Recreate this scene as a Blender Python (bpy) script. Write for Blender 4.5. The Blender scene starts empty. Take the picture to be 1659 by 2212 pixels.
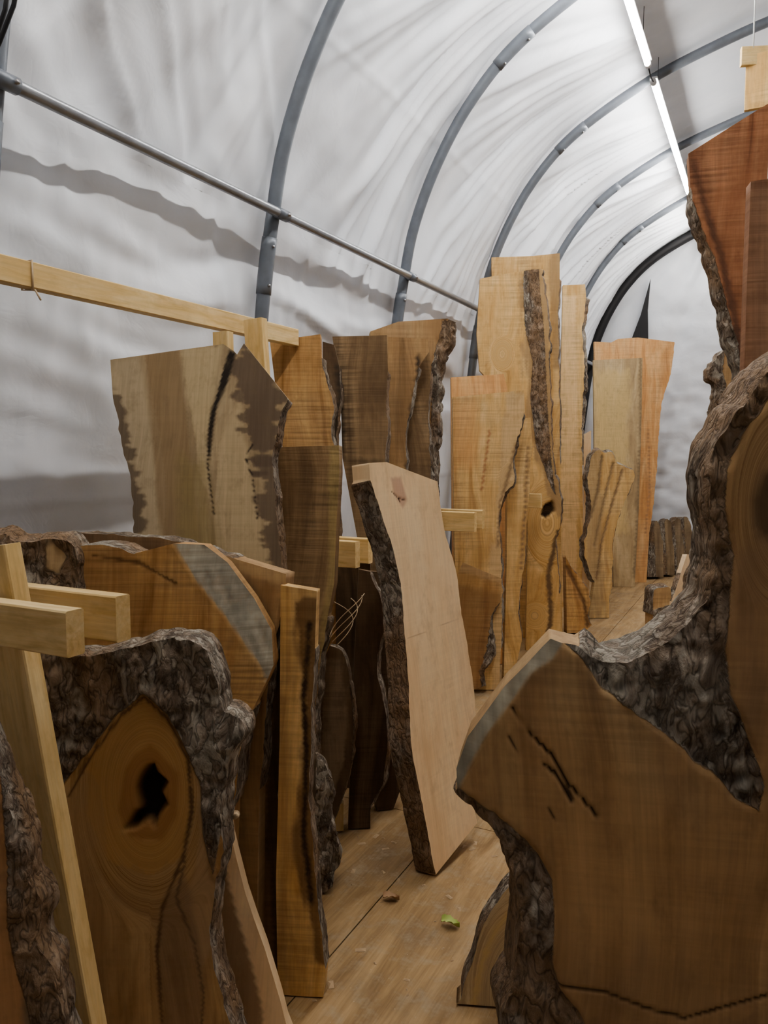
import bpy, math, random, numpy as np
from mathutils import Vector, Matrix, geometry
random.seed(4)
# ---------------------------------------------------------------- survey
FPX=1661.0; H=1.5
PITCH=math.radians(4.68); YAW=math.radians(26.5)
cd=bpy.data.cameras.new('camera'); cam=bpy.data.objects.new('camera',cd)
bpy.context.scene.collection.objects.link(cam)
cam.location=(0,0,H); cam.rotation_euler=(math.pi/2-PITCH,0,YAW)
cd.sensor_fit='VERTICAL'; cd.sensor_height=24; cd.lens=24*FPX/2212; cd.clip_start=.02
bpy.context.scene.camera=cam
try: bpy.context.scene.view_settings.look='AgX - Medium High Contrast'
except Exception: pass
R3=cam.rotation_euler.to_matrix(); CAM=Vector((0,0,H))
def ray(u,v): return R3@Vector(((u-829.5)/FPX,(1106-v)/FPX,-1))
def FL(u,v):
    r=ray(u,v); t=-H/r.z; p=CAM+r*t; return Vector((p.x,p.y,0))
def D(u,d):
    a=(u-829.5)/FPX; c,s=math.cos(YAW),math.sin(YAW)
    return Vector((d*(a*c-s),d*(c+a*s),0))
def onX(u,v,X):
    r=ray(u,v); return CAM+r*(X/r.x)
# ---------------------------------------------------------------- noise
def _h(ix,iy,iz,seed):
    n=(ix.astype(np.int64)*374761393+iy.astype(np.int64)*668265263+iz.astype(np.int64)*1440662683+seed*362437)&0xffffffff
    n=((n^(n>>13))*1274126177)&0xffffffff
    n=((n^(n>>16))*2246822519)&0xffffffff
    n=n^(n>>15)
    return (n&0xffffff)/float(0xffffff)*2-1
def vn(x,y,z=0.0,seed=0):
    x,y,z=np.broadcast_arrays(np.asarray(x,float),np.asarray(y,float),np.asarray(z,float))
    ix,iy,iz=np.floor(x),np.floor(y),np.floor(z)
    fx,fy,fz=x-ix,y-iy,z-iz
    fx=fx*fx*(3-2*fx);fy=fy*fy*(3-2*fy);fz=fz*fz*(3-2*fz)
    r=0
    for a in (0,1):
        for b in (0,1):
            for c in (0,1):
                r=r+_h(ix+a,iy+b,iz+c,seed)*(fx if a else 1-fx)*(fy if b else 1-fy)*(fz if c else 1-fz)
    return r
def fbm(x,y,z=0.0,o=3,seed=0):
    r=0;a=1.0
    for i in range(o):
        r=r+a*vn(np.asarray(x)*2**i,np.asarray(y)*2**i,np.asarray(z)*2**i,seed+i);a*=.5
    return r
def ss(a,b,x):
    t=np.clip((x-a)/(b-a),0,1); return t*t*(3-2*t)
# ---------------------------------------------------------------- materials
def newmat(name):
    m=bpy.data.materials.new(name); m.use_nodes=True
    nt=m.node_tree; nt.nodes.clear()
    o=nt.nodes.new('ShaderNodeOutputMaterial'); b=nt.nodes.new('ShaderNodeBsdfPrincipled')
    nt.links.new(b.outputs[0],o.inputs[0]); return m,nt,b
class N:
    def __init__(s,nt): s.nt=nt
    def put(s,inp,v):
        if isinstance(v,bpy.types.NodeSocket): s.nt.links.new(v,inp)
        elif v is not None: inp.default_value=v
    def attr(s,n): 
        a=s.nt.nodes.new('ShaderNodeAttribute'); a.attribute_name=n; return a
    def map(s,vec,sc):
        m=s.nt.nodes.new('ShaderNodeMapping'); s.put(m.inputs[0],vec); m.inputs['Scale'].default_value=sc; return m.outputs[0]
    def noise(s,vec,scale=1,detail=3,rough=.55,dist=0):
        n=s.nt.nodes.new('ShaderNodeTexNoise'); s.put(n.inputs['Vector'],vec)
        n.inputs['Scale'].default_value=scale;n.inputs['Detail'].default_value=detail
        n.inputs['Roughness'].default_value=rough;n.inputs['Distortion'].default_value=dist
        return n.outputs[0]
    def vor(s,vec,scale,feat='F1'):
        n=s.nt.nodes.new('ShaderNodeTexVoronoi'); n.feature=feat; s.put(n.inputs['Vector'],vec); n.inputs['Scale'].default_value=scale
        return n.outputs['Distance']
    def ramp(s,fac,stops):
        n=s.nt.nodes.new('ShaderNodeValToRGB'); s.put(n.inputs[0],fac)
        e=n.color_ramp.elements
        while len(e)<len(stops): e.new(.5)
        for i,(p,c) in enumerate(stops):
            e[i].position=p; e[i].color=(*c,1) if len(c)==3 else c
        return n.outputs[0]
    def rng(s,v,a,b,c,d):
        n=s.nt.nodes.new('ShaderNodeMapRange'); s.put(n.inputs[0],v)
        for i,x in enumerate((a,b,c,d)): n.inputs[i+1].default_value=x
        return n.outputs[0]
    def math(s,op,a,b=None):
        n=s.nt.nodes.new('ShaderNodeMath'); n.operation=op; s.put(n.inputs[0],a); 
        if b is not None: s.put(n.inputs[1],b)
        return n.outputs[0]
    def mix(s,fac,a,b,mode='MIX'):
        n=s.nt.nodes.new('ShaderNodeMix'); n.data_type='RGBA'; n.blend_type=mode
        s.put(n.inputs[0],fac); s.put(n.inputs[6],(*a,1) if isinstance(a,tuple) else a); s.put(n.inputs[7],(*b,1) if isinstance(b,tuple) else b)
        return n.outputs[2]
    def bump(s,h,st,dist,nrm=None):
        n=s.nt.nodes.new('ShaderNodeBump'); s.put(n.inputs['Height'],h); n.inputs['Strength'].default_value=st; n.inputs['Distance'].default_value=dist
        if nrm is not None: s.put(n.inputs['Normal'],nrm)
        return n.outputs[0]
def wood(name,dark,mid,light,saw=.25,fine=.14,rough=.72,bk=((.05,.037,.027),(.18,.14,.105),(.42,.36,.29)),band=12,sawf=75,weather=.2):
    m,nt,b=newmat(name); n=N(nt)
    gc=n.attr('gc').outputs['Vector']; pa=n.attr('paint'); ba=n.attr('bark').outputs['Fac']
    oi=nt.nodes.new('ShaderNodeObjectInfo')
    off=nt.nodes.new('ShaderNodeVectorMath'); off.operation='ADD'; n.put(off.inputs[0],gc)
    cx=nt.nodes.new('ShaderNodeCombineXYZ')
    for i,k in enumerate((7.3,3.1,11.7)): n.put(cx.inputs[i],n.math('MULTIPLY',oi.outputs['Random'],k))
    n.put(off.inputs[1],cx.outputs[0]); g=off.outputs[0]
    broad=n.noise(n.map(g,(band,band,band*.12)),1,4,.58,1.1)
    col=n.ramp(broad,[(.3,dark),(.45,mid),(.64,light)])
    blot=n.noise(n.map(g,(4,4,2.5)),1,4,.6,.6)
    col=n.mix(n.rng(blot,.45,.68,0,.6),col,dark)
    lum=sum(mid)/3
    col=n.mix(n.rng(blot,.52,.3,0,weather),col,(lum*1.05,lum*.93,lum*.72))
    col=n.mix(pa.outputs['Alpha'],col,pa.outputs['Color'])
    fib=n.noise(n.map(g,(120,120,5)),1,2,.6,.3)
    col=n.mix(1,col,n.ramp(fib,[(.3,(1-fine*.9,)*3),(.7,(1+fine*.3,)*3)]),'MULTIPLY')
    sw=n.noise(n.map(g,(2.2,2.2,sawf)),1,2,.65,.25)
    swm=n.rng(blot,.35,.6,1,.1)
    col=n.mix(n.math('MULTIPLY',n.rng(sw,.36,.6,1,0),n.math('MULTIPLY',swm,saw)),col,tuple(c*.28 for c in dark))
    mot=n.noise(n.map(g,(22,22,14)),1,3,.7)
    col=n.mix(n.rng(mot,.52,.75,0,.35),col,tuple(c*.7 for c in dark))
    col=n.mix(1,col,n.ramp(oi.outputs['Random'],[(0,(.86,.84,.82)),(.5,(1,.99,.97)),(1,(1.08,1.04,.96))]),'MULTIPLY')
    bv=n.map(g,(1,1,.5))
    b1=n.noise(bv,24,5,.7,.6); b2=n.noise(bv,50,2,.5,.5)
    rid=n.math('ABSOLUTE',n.math('SUBTRACT',b2,.5))
    bcol=n.ramp(b1,[(.32,bk[0]),(.5,bk[1]),(.7,bk[2])])
    bcol=n.mix(n.rng(blot,.48,.6,0,.6),bcol,(.28,.175,.095))
    bcol=n.mix(n.rng(n.math('ADD',n.math('MULTIPLY',blot,.6),n.math('MULTIPLY',b2,.4)),.48,.41,0,.5),bcol,(.46,.43,.36))
    bcol=n.mix(n.rng(rid,0,.06,.6,0),bcol,(.035,.025,.018))
    bf=n.rng(n.math('ADD',ba,n.math('MULTIPLY',n.math('SUBTRACT',b1,.5),.6)),.4,.6,0,1)
    n.put(b.inputs['Base Color'],n.mix(bf,col,bcol))
    b.inputs['Roughness'].default_value=rough; b.inputs['Specular IOR Level'].default_value=.2
    hw=n.math('ADD',n.math('MULTIPLY',sw,saw*1.4),n.math('MULTIPLY',fib,.25))
    hb=n.math('ADD',n.math('MULTIPLY',b1,9.0),n.math('MULTIPLY',n.rng(rid,0,.1,0,1),1.5))
    hm=nt.nodes.new('ShaderNodeMix'); hm.data_type='FLOAT'; n.put(hm.inputs[0],bf);n.put(hm.inputs[2],hw);n.put(hm.inputs[3],hb)
    n.put(b.inputs['Normal'],n.bump(hm.outputs[0],.6,.003))
    return m
MAT={
 'dark':wood('shade_darkened_walnut',(.075,.048,.029),(.14,.092,.055),(.22,.15,.09),saw=.3),  # darker walnut, shade of the gap between slabs put into its colour
 'walnut':wood('walnut_wood',(.15,.098,.056),(.285,.192,.108),(.44,.31,.18),saw=.6),
 'grey':wood('spalted_wood',(.32,.235,.14),(.49,.375,.23),(.62,.5,.32),saw=.12,band=9),
 'amber':wood('amber_wood',(.33,.175,.066),(.52,.305,.13),(.66,.43,.195),saw=.45),
 'honey':wood('honey_wood',(.48,.285,.11),(.69,.46,.205),(.81,.59,.30),saw=.35),
 'pale':wood('pale_maple_wood',(.75,.54,.33),(.85,.65,.42),(.91,.73,.50),saw=.08,fine=.08,band=7,weather=.1),
 'orange':wood('orange_wood',(.54,.28,.12),(.72,.41,.185),(.82,.53,.27),saw=.25),
 'red':wood('reddish_wood',(.21,.09,.048),(.36,.165,.09),(.47,.24,.135),saw=.5),
 'brown':wood('brown_wood',(.25,.15,.072),(.42,.265,.135),(.54,.37,.195),saw=.2,band=8),
 'burl':wood('burl_wood',(.29,.16,.066),(.5,.31,.137),(.65,.445,.215),saw=.08,band=20),
 'pine':wood('pine_lumber',(.63,.44,.19),(.77,.57,.285),(.84,.66,.37),saw=.03,fine=.1,band=30,rough=.6,weather=.05),
 'bark':wood('bark_wood',(.13,.092,.058),(.22,.16,.10),(.33,.25,.16)),
}
def simple(name,col,rough=.5,metal=0,bumps=None):
    m,nt,b=newmat(name); n=N(nt)
    tc=nt.nodes.new('ShaderNodeTexCoord').outputs['Object']
    v=n.noise(tc,bumps or 12,3)
    n.put(b.inputs['Base Color'],n.ramp(v,[(.3,tuple(c*.85 for c in col)),(.7,tuple(min(1,c*1.08) for c in col))]))
    b.inputs['Roughness'].default_value=rough; b.inputs['Metallic'].default_value=metal
    return m
STEEL=simple('painted_grey_steel',(.17,.19,.22),.38,.2)
GALV=simple('galvanised_pipe',(.33,.345,.37),.3,.5)
BLACK=simple('black_rubber',(.012,.012,.014),.6)
TWIG=simple('dry_twig_surface',(.55,.42,.27),.7)
def fabric():
    m,nt,b=newmat('white_tarp_fabric'); n=N(nt)
    tc=nt.nodes.new('ShaderNodeTexCoord').outputs['Object']
    v=n.noise(tc,3,3); 
    n.put(b.inputs['Base Color'],n.ramp(v,[(.3,(.72,.755,.81)),(.7,(.79,.815,.86))]))
    b.inputs['Roughness'].default_value=.45; b.inputs['Specular IOR Level'].default_value=.3
    cr=n.math('ABSOLUTE',n.math('SUBTRACT',n.noise(tc,5,3,.55,1.2),.5))
    h=n.math('ADD',n.math('MULTIPLY',cr,.7),n.math('MULTIPLY',n.noise(tc,160,1),.015))
    n.put(b.inputs['Normal'],n.bump(h,.3,.02))
    return m
FAB=fabric()
# ---------------------------------------------------------------- mesh helper
def link(o,parent=None):
    bpy.context.scene.collection.objects.link(o)
    if parent: o.parent=parent
    return o
def mk(name,verts,faces,mat,smooth=True,parent=None,gc=None,paint=None,bark=None,matrix=None):
    me=bpy.data.meshes.new(name); me.from_pydata([tuple(v) for v in verts],[],[tuple(f) for f in faces]); 
    nv=len(me.vertices)
    if gc is not None:
        a=me.attributes.new('gc','FLOAT_VECTOR','POINT'); a.data.foreach_set('vector',np.asarray(gc,dtype=np.float32).ravel())
        p=np.zeros((nv,4)) if paint is None else paint
        a=me.attributes.new('paint','FLOAT_COLOR','POINT'); a.data.foreach_set('color',np.asarray(p,dtype=np.float32).ravel())
        q=np.zeros(nv) if bark is None else bark
        a=me.attributes.new('bark','FLOAT','POINT'); a.data.foreach_set('value',np.asarray(q,dtype=np.float32).ravel())
    if smooth: me.polygons.foreach_set('use_smooth',[True]*len(me.polygons))
    me.materials.append(mat); me.update()
    o=bpy.data.objects.new(name,me)
    if matrix is not None: o.matrix_world=matrix
    return link(o,parent)
def segdist(P,A,B):
    out=np.full(len(P),1e9)
    for a,b in zip(A,B):
        ab=b-a; L=max(ab@ab,1e-12)
        t=np.clip(((P-a)@ab)/L,0,1)
        d=P-(a+t[:,None]*ab); out=np.minimum(out,np.einsum('ij,ij->i',d,d))
    return np.sqrt(out)
def inside(P,poly):
    x,y=P[:,0],P[:,1]; c=np.zeros(len(P),bool); n=len(poly)
    for i in range(n):
        x1,y1=poly[i];x2,y2=poly[(i+1)%n]
        if y1==y2: continue
        k=((y1>y)!=(y2>y))&(x<(x2-x1)*(y-y1)/(y2-y1)+x1); c^=k
    return c
def sdist(P,poly):
    poly=np.asarray(poly); d=segdist(P,poly,np.roll(poly,-1,axis=0))
    return np.where(inside(P,poly),d,-d)
SEED=[0]
def slab(name,base,yaw,lean,th,mat,pts,paint=(),step=.02,knots=(),rough=1.0,K=4,warp=2.0):
    """free-standing board: outline surveyed onto the board's own world plane, resting on the floor"""
    SEED[0]+=1; sd=SEED[0]*17
    y=math.radians(yaw); L=math.radians(lean)
    n0=Vector((math.sin(y),-math.cos(y),0)); Z=Vector((0,0,1))
    n=n0*math.cos(L)+Z*math.sin(L); w=Z*math.cos(L)-n0*math.sin(L); e=Vector((math.cos(y),math.sin(y),0))
    M=Matrix((( e.x,-n.x,w.x,base.x),(e.y,-n.y,w.y,base.y),(e.z,-n.z,w.z,0),(0,0,0,1)))
    def loc(u,v):
        r=ray(u,v); den=r.dot(n)
        t=(base-CAM).dot(n)/den
        p=CAM+r*t-base
        return (p.dot(e),p.dot(w))
    zmin=th*math.tan(abs(L))+.001
    P=[];W=[]
    for p in pts:
        x,z=loc(p[0],p[1]); P.append((x,max(z,zmin))); W.append(p[2] if len(p)>2 else 0)
    P=np.array(P); W=np.array(W,float)
    area=.5*np.sum(P[:,0]*np.roll(P[:,1],-1)-np.roll(P[:,0],-1)*P[:,1])
    if area<0: P=P[::-1].copy(); W=W[::-1].copy()
    nb=len(P); bp=[];bw=[]
    for i in range(nb):
        p0,p1,p2,p3=P[i-1],P[i],P[(i+1)%nb],P[(i+2)%nb]
        live=W[i]>0 and W[(i+1)%nb]>0
        ln=np.linalg.norm(p2-p1)
        if ln<1e-6: continue
        st=step*.6 if live else step
        k=max(1,int(ln/st)); tdir=(p2-p1)/ln; nr=np.array((tdir[1],-tdir[0]))
        for j in range(k):
            t=j/k
            if live:
                m1=(p2-p0)*.5 if W[i-1]>0 else (p2-p1); m2=(p3-p1)*.5 if W[(i+2)%nb]>0 else (p2-p1)
                mx=ln*1.0
                for mm in (m1,m2):
                    l=np.linalg.norm(mm)
                    if l>mx: mm*=mx/l
                q=(2*t**3-3*t*t+1)*p1+(t**3-2*t*t+t)*m1+(-2*t**3+3*t*t)*p2+(t**3-t*t)*m2
                a=min(1,4*t*(1-t)+.6)
                q=q+nr*a*rough*(.006*float(vn(q[0]*16,q[1]*16,0,sd))+.003*float(vn(q[0]*45,q[1]*45,0,sd+1)))
            else: q=p1*(1-t)+p2*t
            q=np.array((q[0],max(q[1],zmin)))
            bp.append(q); bw.append(W[i]*(1-t)+W[(i+1)%nb]*t if live else 0)
    bp=np.array(bp); bw=np.array(bw)
    lo=bp.min(0);hi=bp.max(0)
    gx=np.arange(lo[0],hi[0],step); gz=np.arange(lo[1],hi[1],step*.866)
    GX,GZ=np.meshgrid(gx,gz); GX=GX+np.where(np.arange(len(gz))%2,step*.5,0)[:,None]
    G=np.stack([GX.ravel(),GZ.ravel()],1)
    G=G[inside(G,bp)]
    if len(G):
        G=G[segdist(G,bp,np.roll(bp,-1,axis=0))>step*.45]
    allp=np.vstack([bp,G]) if len(G) else bp
    r=geometry.delaunay_2d_cdt([Vector(p) for p in allp],[],[list(range(len(bp)))],1,1e-6)
    vc=np.array([tuple(v) for v in r[0]]); tri=[tuple(f) for f in r[2]]
    used=sorted({i for f in tri for i in f}); rm={o:i for i,o in enumerate(used)}
    vc=vc[used]; tri=[tuple(rm[i] for i in f) for f in tri]
    T=np.array([t if len(t)==3 else t[:3] for t in tri])
    a=vc[T[:,0]];b=vc[T[:,1]];c=vc[T[:,2]]
    cr=(b[:,0]-a[:,0])*(c[:,1]-a[:,1])-(b[:,1]-a[:,1])*(c[:,0]-a[:,0])
    T[cr<0]=T[cr<0][:,::-1]
    ec={}
    for f in T:
        for i in range(3):
            k=(int(f[i]),int(f[(i+1)%3])); ec[k]=1
    bed=[k for k in ec if (k[1],k[0]) not in ec]
    nv=len(vc)
    pc=np.zeros((nv,4)); bm=np.zeros(nv); dy=np.zeros(nv)
    def L2(poly): return np.array([loc(*q) for q in poly])
    def lay(col,a):
        nonlocal pc
        pc[:,:3]=np.where((pc[:,3:4]>.01),pc[:,:3]*(1-a[:,None])+np.array(col)*a[:,None],np.array(col))
        pc[:,3]=pc[:,3]+(1-pc[:,3])*a
    jn=vn(vc[:,0]*28,vc[:,1]*5,0,sd+5)+.6*vn(vc[:,0]*70,vc[:,1]*16,0,sd+6)
    jh=vn(vc[:,0]*5,vc[:,1]*40,0,sd+15)+.7*vn(vc[:,0]*12,vc[:,1]*90,0,sd+16)
    for op in paint:
        kd=op[0]
        if kd=='poly':
            _,poly,col,al,soft,jit=op; s=sdist(vc,L2(poly))+jn*jit; lay(col,al*ss(-soft,soft,s))
        elif kd=='spalt':
            _,poly,col,al,soft,jit=op; s=sdist(vc,L2(poly))+jh*jit; lay(col,al*ss(-soft,soft,s))
        elif kd=='line':
            _,poly,wd,col,dep=op; q=L2(poly); s=wd-segdist(vc,q[:-1],q[1:])+vn(vc[:,0]*60,vc[:,1]*60,0,sd)*wd*.4; a=ss(-wd*.6,wd*.5,s)
            lay(col,a); dy+=dep*a
        elif kd=='bark':
            _,poly,dep=op; s=sdist(vc,L2(poly))+jn*.004; a=ss(-.006,.008,s)
            bm=np.maximum(bm,a)
            rl=fbm(vc[:,0]*22,vc[:,1]*14,0,4,sd+3)
            dy+=a*(dep+.012*rl-.012*np.abs(vn(vc[:,0]*50,vc[:,1]*30,0,sd+4)))
        elif kd=='facet':
            _,poly,slope,col,al=op; s=sdist(vc,L2(poly)); a=ss(-.002,.004,s)*al
            dy+=slope*np.clip(s,0,1)
            ln=.8+.22*vn(vc[:,0]*60+vc[:,1]*25,vc[:,1]*12-vc[:,0]*6,0,sd+11)+.2*vn(vc[:,0]*9,vc[:,1]*9,0,sd+12)+.15*vn(vc[:,0]*90,vc[:,1]*90,0,sd+13)
            pc[:,:3]=np.where((a[:,None]>.02),np.array(col)*ln[:,None],pc[:,:3]); pc[:,3]=pc[:,3]+(1-pc[:,3])*a
        elif kd=='hole':
            _,poly,dep=op; s=sdist(vc,L2(poly))+jn*.006; a=ss(-.004,.01,s); dy+=dep*a
            lay((.02,.013,.009),a)
    dy=np.clip(dy,-.04,th*.8)
    dy+=.0012*vn(vc[:,0]*9,vc[:,1]*6,0,sd)
    gx=vc[:,0]+warp*(.018*vn(vc[:,0]*3,vc[:,1]*1.6,0,sd+2)+.03*vn(vc[:,0]*1.2,vc[:,1]*.8,0,sd+9))+.006*vn(vc[:,0]*8,vc[:,1]*7,0,sd+10); gz=vc[:,1].copy()
    for (ku,kv,ru,rv) in knots:
        kx,kz=loc(ku,kv); x2,z2=loc(ku+ru,kv-rv); rx,rz=abs(x2-kx),abs(z2-kz)
        dx=(vc[:,0]-kx)/rx; dz=(vc[:,1]-kz)/rz; rho=np.sqrt(dx*dx+dz*dz)+1e-6
        wt=np.exp(-(rho/1.25)**4)
        side=np.sign(dx)*rx*1.3*np.exp(-(rho/1.8)**2)
        gx=gx*(1-wt)+(rho*rx*1.8+5)*wt+side*(1-wt)*.6; gz=gz*(1-wt)
    sel=bm>.45
    gx=np.where(sel,vc[:,0],gx); gz=np.where(sel,vc[:,1],gz)
    gcf=np.stack([gx,dy*0,gz],1)
    V=[np.stack([vc[:,0],dy,vc[:,1]],1)]; GC=[gcf]; PC=[pc]; BM=[bm]; faces=[tuple(f) for f in T]
    bidx=sorted({i for k in bed for i in k}); bi={o:i for i,o in enumerate(bidx)}
    nrm=np.zeros((len(bidx),2))
    for a_,b_ in bed:
        t=vc[b_]-vc[a_]; q=np.array((t[1],-t[0])); q/=max(np.linalg.norm(q),1e-9); nrm[bi[a_]]+=q; nrm[bi[b_]]+=q
    nrm/=np.maximum(np.linalg.norm(nrm,axis=1),1e-6)[:,None]
    bv=vc[bidx]; bdy=dy[bidx]
    wn=np.array([bw[np.argmin(((bp-q)**2).sum(1))] for q in bv])
    live=(wn>0).astype(float); cnt=nv; rings=[]
    for k in range(K+1):
        f=k/K; dep=bdy+(th-bdy)*f
        off=wn*(f**.75)
        if k>0: off=off+live*rough*(.003+.12*np.minimum(wn,.04))*fbm(bv[:,0]*26,bv[:,1]*13,dep*26,3,sd+7)
        q=bv+nrm*off[:,None]; q[:,1]=np.maximum(q[:,1],zmin*.5)
        V.append(np.stack([q[:,0],dep,q[:,1]],1)); GC.append(np.stack([q[:,0],dep*1.0,q[:,1]],1))
        ec_=np.zeros((len(bv),4)); ec_[:,:3]=(.30,.22,.14); ec_[:,3]=(1-live)*.25
        PC.append(ec_); BM.append(live*(1.0)); rings.append(cnt); cnt+=len(bidx)
    for k in range(K):
        for a_,b_ in bed:
            i,j=bi[a_],bi[b_]
            faces.append((rings[k]+i,rings[k+1]+i,rings[k+1]+j,rings[k]+j))
    vb=vc.copy(); vb[bidx]=np.stack([V[-1][:,0],V[-1][:,2]],1)
    V.append(np.stack([vb[:,0],np.full(nv,th),vb[:,1]],1)); GC.append(gcf+np.array((0,th,0))); PC.append(np.zeros((nv,4))); BM.append(np.zeros(nv))
    faces+= [tuple(int(i)+cnt for i in f[::-1]) for f in T]
    return mk(name,np.vstack(V),faces,MAT[mat],True,None,np.vstack(GC),np.vstack(PC),np.concatenate(BM),M)
def lumber(name,p0,p1,w,h,up=Vector((0,0,1)),mat='pine',parent=None):
    p0=Vector(p0);p1=Vector(p1); ax=(p1-p0); L=ax.length; ax.normalize()
    sx=ax.cross(up).normalized(); sy=sx.cross(ax).normalized()
    c=.003; vs=[];gc=[];fs=[]
    prof=[(-w/2+c,-h/2),(w/2-c,-h/2),(w/2,-h/2+c),(w/2,h/2-c),(w/2-c,h/2),(-w/2+c,h/2),(-w/2,h/2-c),(-w/2,-h/2+c)]
    ns=9
    for k in range(ns):
        t=L*k/(ns-1)
        for x,y in prof:
            vs.append(p0+ax*t+sx*x+sy*y); gc.append((x,y,t))
    for k in range(ns-1):
        for i in range(8):
            j=(i+1)%8; fs.append((k*8+i,k*8+j,k*8+8+j,k*8+8+i))
    n=len(vs)
    for k,rev in ((0,True),(ns-1,False)):
        ids=[]
        for x,y in prof:
            vs.append(p0+ax*(L*k/(ns-1))+sx*x+sy*y); gc.append((x*1.0,y*1.0,0)); ids.append(len(vs)-1)
        fs.append(ids[::-1] if rev else ids)
    return mk(name,vs,fs,MAT[mat],False,parent,gc)
def tube(name,pts,r,mat,parent=None,seg=14,radii=None,caps=True):
    pts=[Vector(p) for p in pts]; vs=[];fs=[]; up=None
    for i,p in enumerate(pts):
        t=(pts[min(i+1,len(pts)-1)]-pts[max(i-1,0)]).normalized()
        if up is None: up=t.orthogonal().normalized()
        up=(up-t*up.dot(t)).normalized(); s=t.cross(up); rr=radii[i] if radii else r
        for k in range(seg):
            a=2*math.pi*k/seg; vs.append(p+(up*math.cos(a)+s*math.sin(a))*rr)
    for i in range(len(pts)-1):
        for k in range(seg):
            l=(k+1)%seg; fs.append((i*seg+k,i*seg+l,(i+1)*seg+l,(i+1)*seg+k))
    if caps: fs.append(list(range(seg))[::-1]); fs.append([(len(pts)-1)*seg+k for k in range(seg)])
    return mk(name,vs,fs,mat,True,parent)
def empty(name,loc=(0,0,0)):
    o=bpy.data.objects.new(name,None); o.location=(0,0,0); return link(o)
# ---------------------------------------------------------------- tunnel shell
k_=1.105
half=[(-2.16,-1.36),(-2.10,-.6),(-2.04,0),(-1.985,.5),(-1.955,.75),(-1.92,.95),(-1.855,1.25),(-1.72,1.57),(-1.525,1.87),(-1.25,2.13),(-.8,2.37),(-.35,2.52),(0,2.60),(.3,2.63)]
prof=[(x*k_,H+z*k_ if i else 0.0) for i,(x,z) in enumerate(half)]
CX=.3*k_
prof=prof+[(2*CX-x,z) for x,z in prof[-2::-1]]
def cr_spline(P,n=400):
    P=[Vector(p) for p in P]; out=[]
    for i in range(len(P)-1):
        a,b,c,d=P[max(i-1,0)],P[i],P[i+1],P[min(i+2,len(P)-1)]
        for j in range(24):
            t=j/24; out.append(.5*((2*b)+(c-a)*t+(2*a-5*b+4*c-d)*t*t+(3*b-a-3*c+d)*t**3))
    out.append(P[-1]); out=np.array([tuple(o) for o in out])
    s=np.concatenate([[0],np.cumsum(np.linalg.norm(np.diff(out,axis=0),axis=1))])
    return out,s
PR,PS=cr_spline(prof); SL=PS[-1]
def at(s,off=0):
    s=np.asarray(s,float); x=np.interp(s,PS,PR[:,0]); z=np.interp(s,PS,PR[:,1])
    e=.03; dx=np.interp(s+e,PS,PR[:,0])-np.interp(s-e,PS,PR[:,0]); dz=np.interp(s+e,PS,PR[:,1])-np.interp(s-e,PS,PR[:,1])
    l=np.hypot(dx,dz); nx,nz=-dz/l,dx/l
    return x+nx*off,z+nz*off,nx,nz
XL=2.1; RIBS=[XL*(.772+.6915*k) for k in range(-3,7)]
YB=10.42; YF=RIBS[0]-.05
def s_at_z(z,right=False):
    h=PR[:len(PR)//2+1]; s=PS[:len(PR)//2+1]; v=float(np.interp(z,h[:,1],s)); return SL-v if right else v
def fabdisp(Y,Sx,Z):
    ph=((Y-RIBS[0])/(XL*.6915))%1.0; mid=np.sin(np.pi*ph)
    cell=np.floor((Y-RIBS[0])/(XL*.6915))
    far=ss(2.9,3.3,Y)
    A=ss(2.35,2.75,Z)*(1-ss(3.7,4.35,Z))
    px=(ph-1.25); fan=np.arctan2(px,(4.9-Z)*.55)
    f=1-2.4*np.abs(vn(fan*11+cell*7,Z*.5,cell,3)); f2=1-2*np.abs(vn(fan*27+cell*3,Z*.8,0,8))
    d=A*(.35+.65*mid)*(.050*f+.020*f2)*(.5+.5*far)
    g=vn((Y+.75*Z)*3.2,(Z-.4*Y)*.9,0,61); g2=1-2*np.abs(vn((Y+.75*Z)*7,(Z-.4*Y)*.9,0,62))
    d+=(1-far)*A*(.042*g+.013*g2)+ .012*A*vn(Y*2.2,Z*1.6,0,31)
    B=ss(2.62,2.42,Z)*ss(1.2,1.8,Z)
    hz=Z+.16*mid*(ph-.2)+.05*vn(Y*1.3,0,0,12)
    d+=B*(.3+.7*mid)*(.034*vn(hz*5.5,Y*.7,0,21)+.012*vn(hz*14,Y*2.2,0,22))
    d+=B*.03*ss(.0,.05,hz-2.12+.04*vn(Y*4,0,0,6))*(1-ss(.05,.35,hz-2.12))*mid
    d+=B*.010*(1-2*np.abs(vn(Y*9,Z*2,0,71)))
    d+=ss(1.9,1.4,Z)*.018*vn(Y*1.8+Z*1.1,Z*2.0,0,40)
    d+=.010*vn(Y*3.5+Z*1.5,Z*2.5,0,44)+.003*fbm(Y*11,Z*9,0,2,47)
    for sz in (3.35,1.3): d+=.005*np.exp(-((Z-sz)/.012)**2)
    d+=.012*mid
    return d
def shell(name,s0,s1,ds,dyy):
    ns=int((s1-s0)/ds)+1; ny=int((YB-YF)/dyy)+1
    S=np.linspace(s0,s1,ns); Y=np.linspace(YF,YB,ny); SS,YY=np.meshgrid(S,Y,indexing='ij')
    _,zz,_,_=at(SS)
    d=fabdisp(YY,SS,zz)
    x,z,nx,nz=at(SS,.065)
    X=x-nx*d; Zz=np.maximum(z-nz*d,-.01)
    V=np.stack([X.ravel(),YY.ravel(),Zz.ravel()],1)
    idx=np.arange(ns*ny).reshape(ns,ny)
    F=np.stack([idx[:-1,:-1].ravel(),idx[:-1,1:].ravel(),idx[1:,1:].ravel(),idx[1:,:-1].ravel()],1)
    return mk(name,V,F.tolist(),FAB)
sl=s_at_z(2.57)
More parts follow.
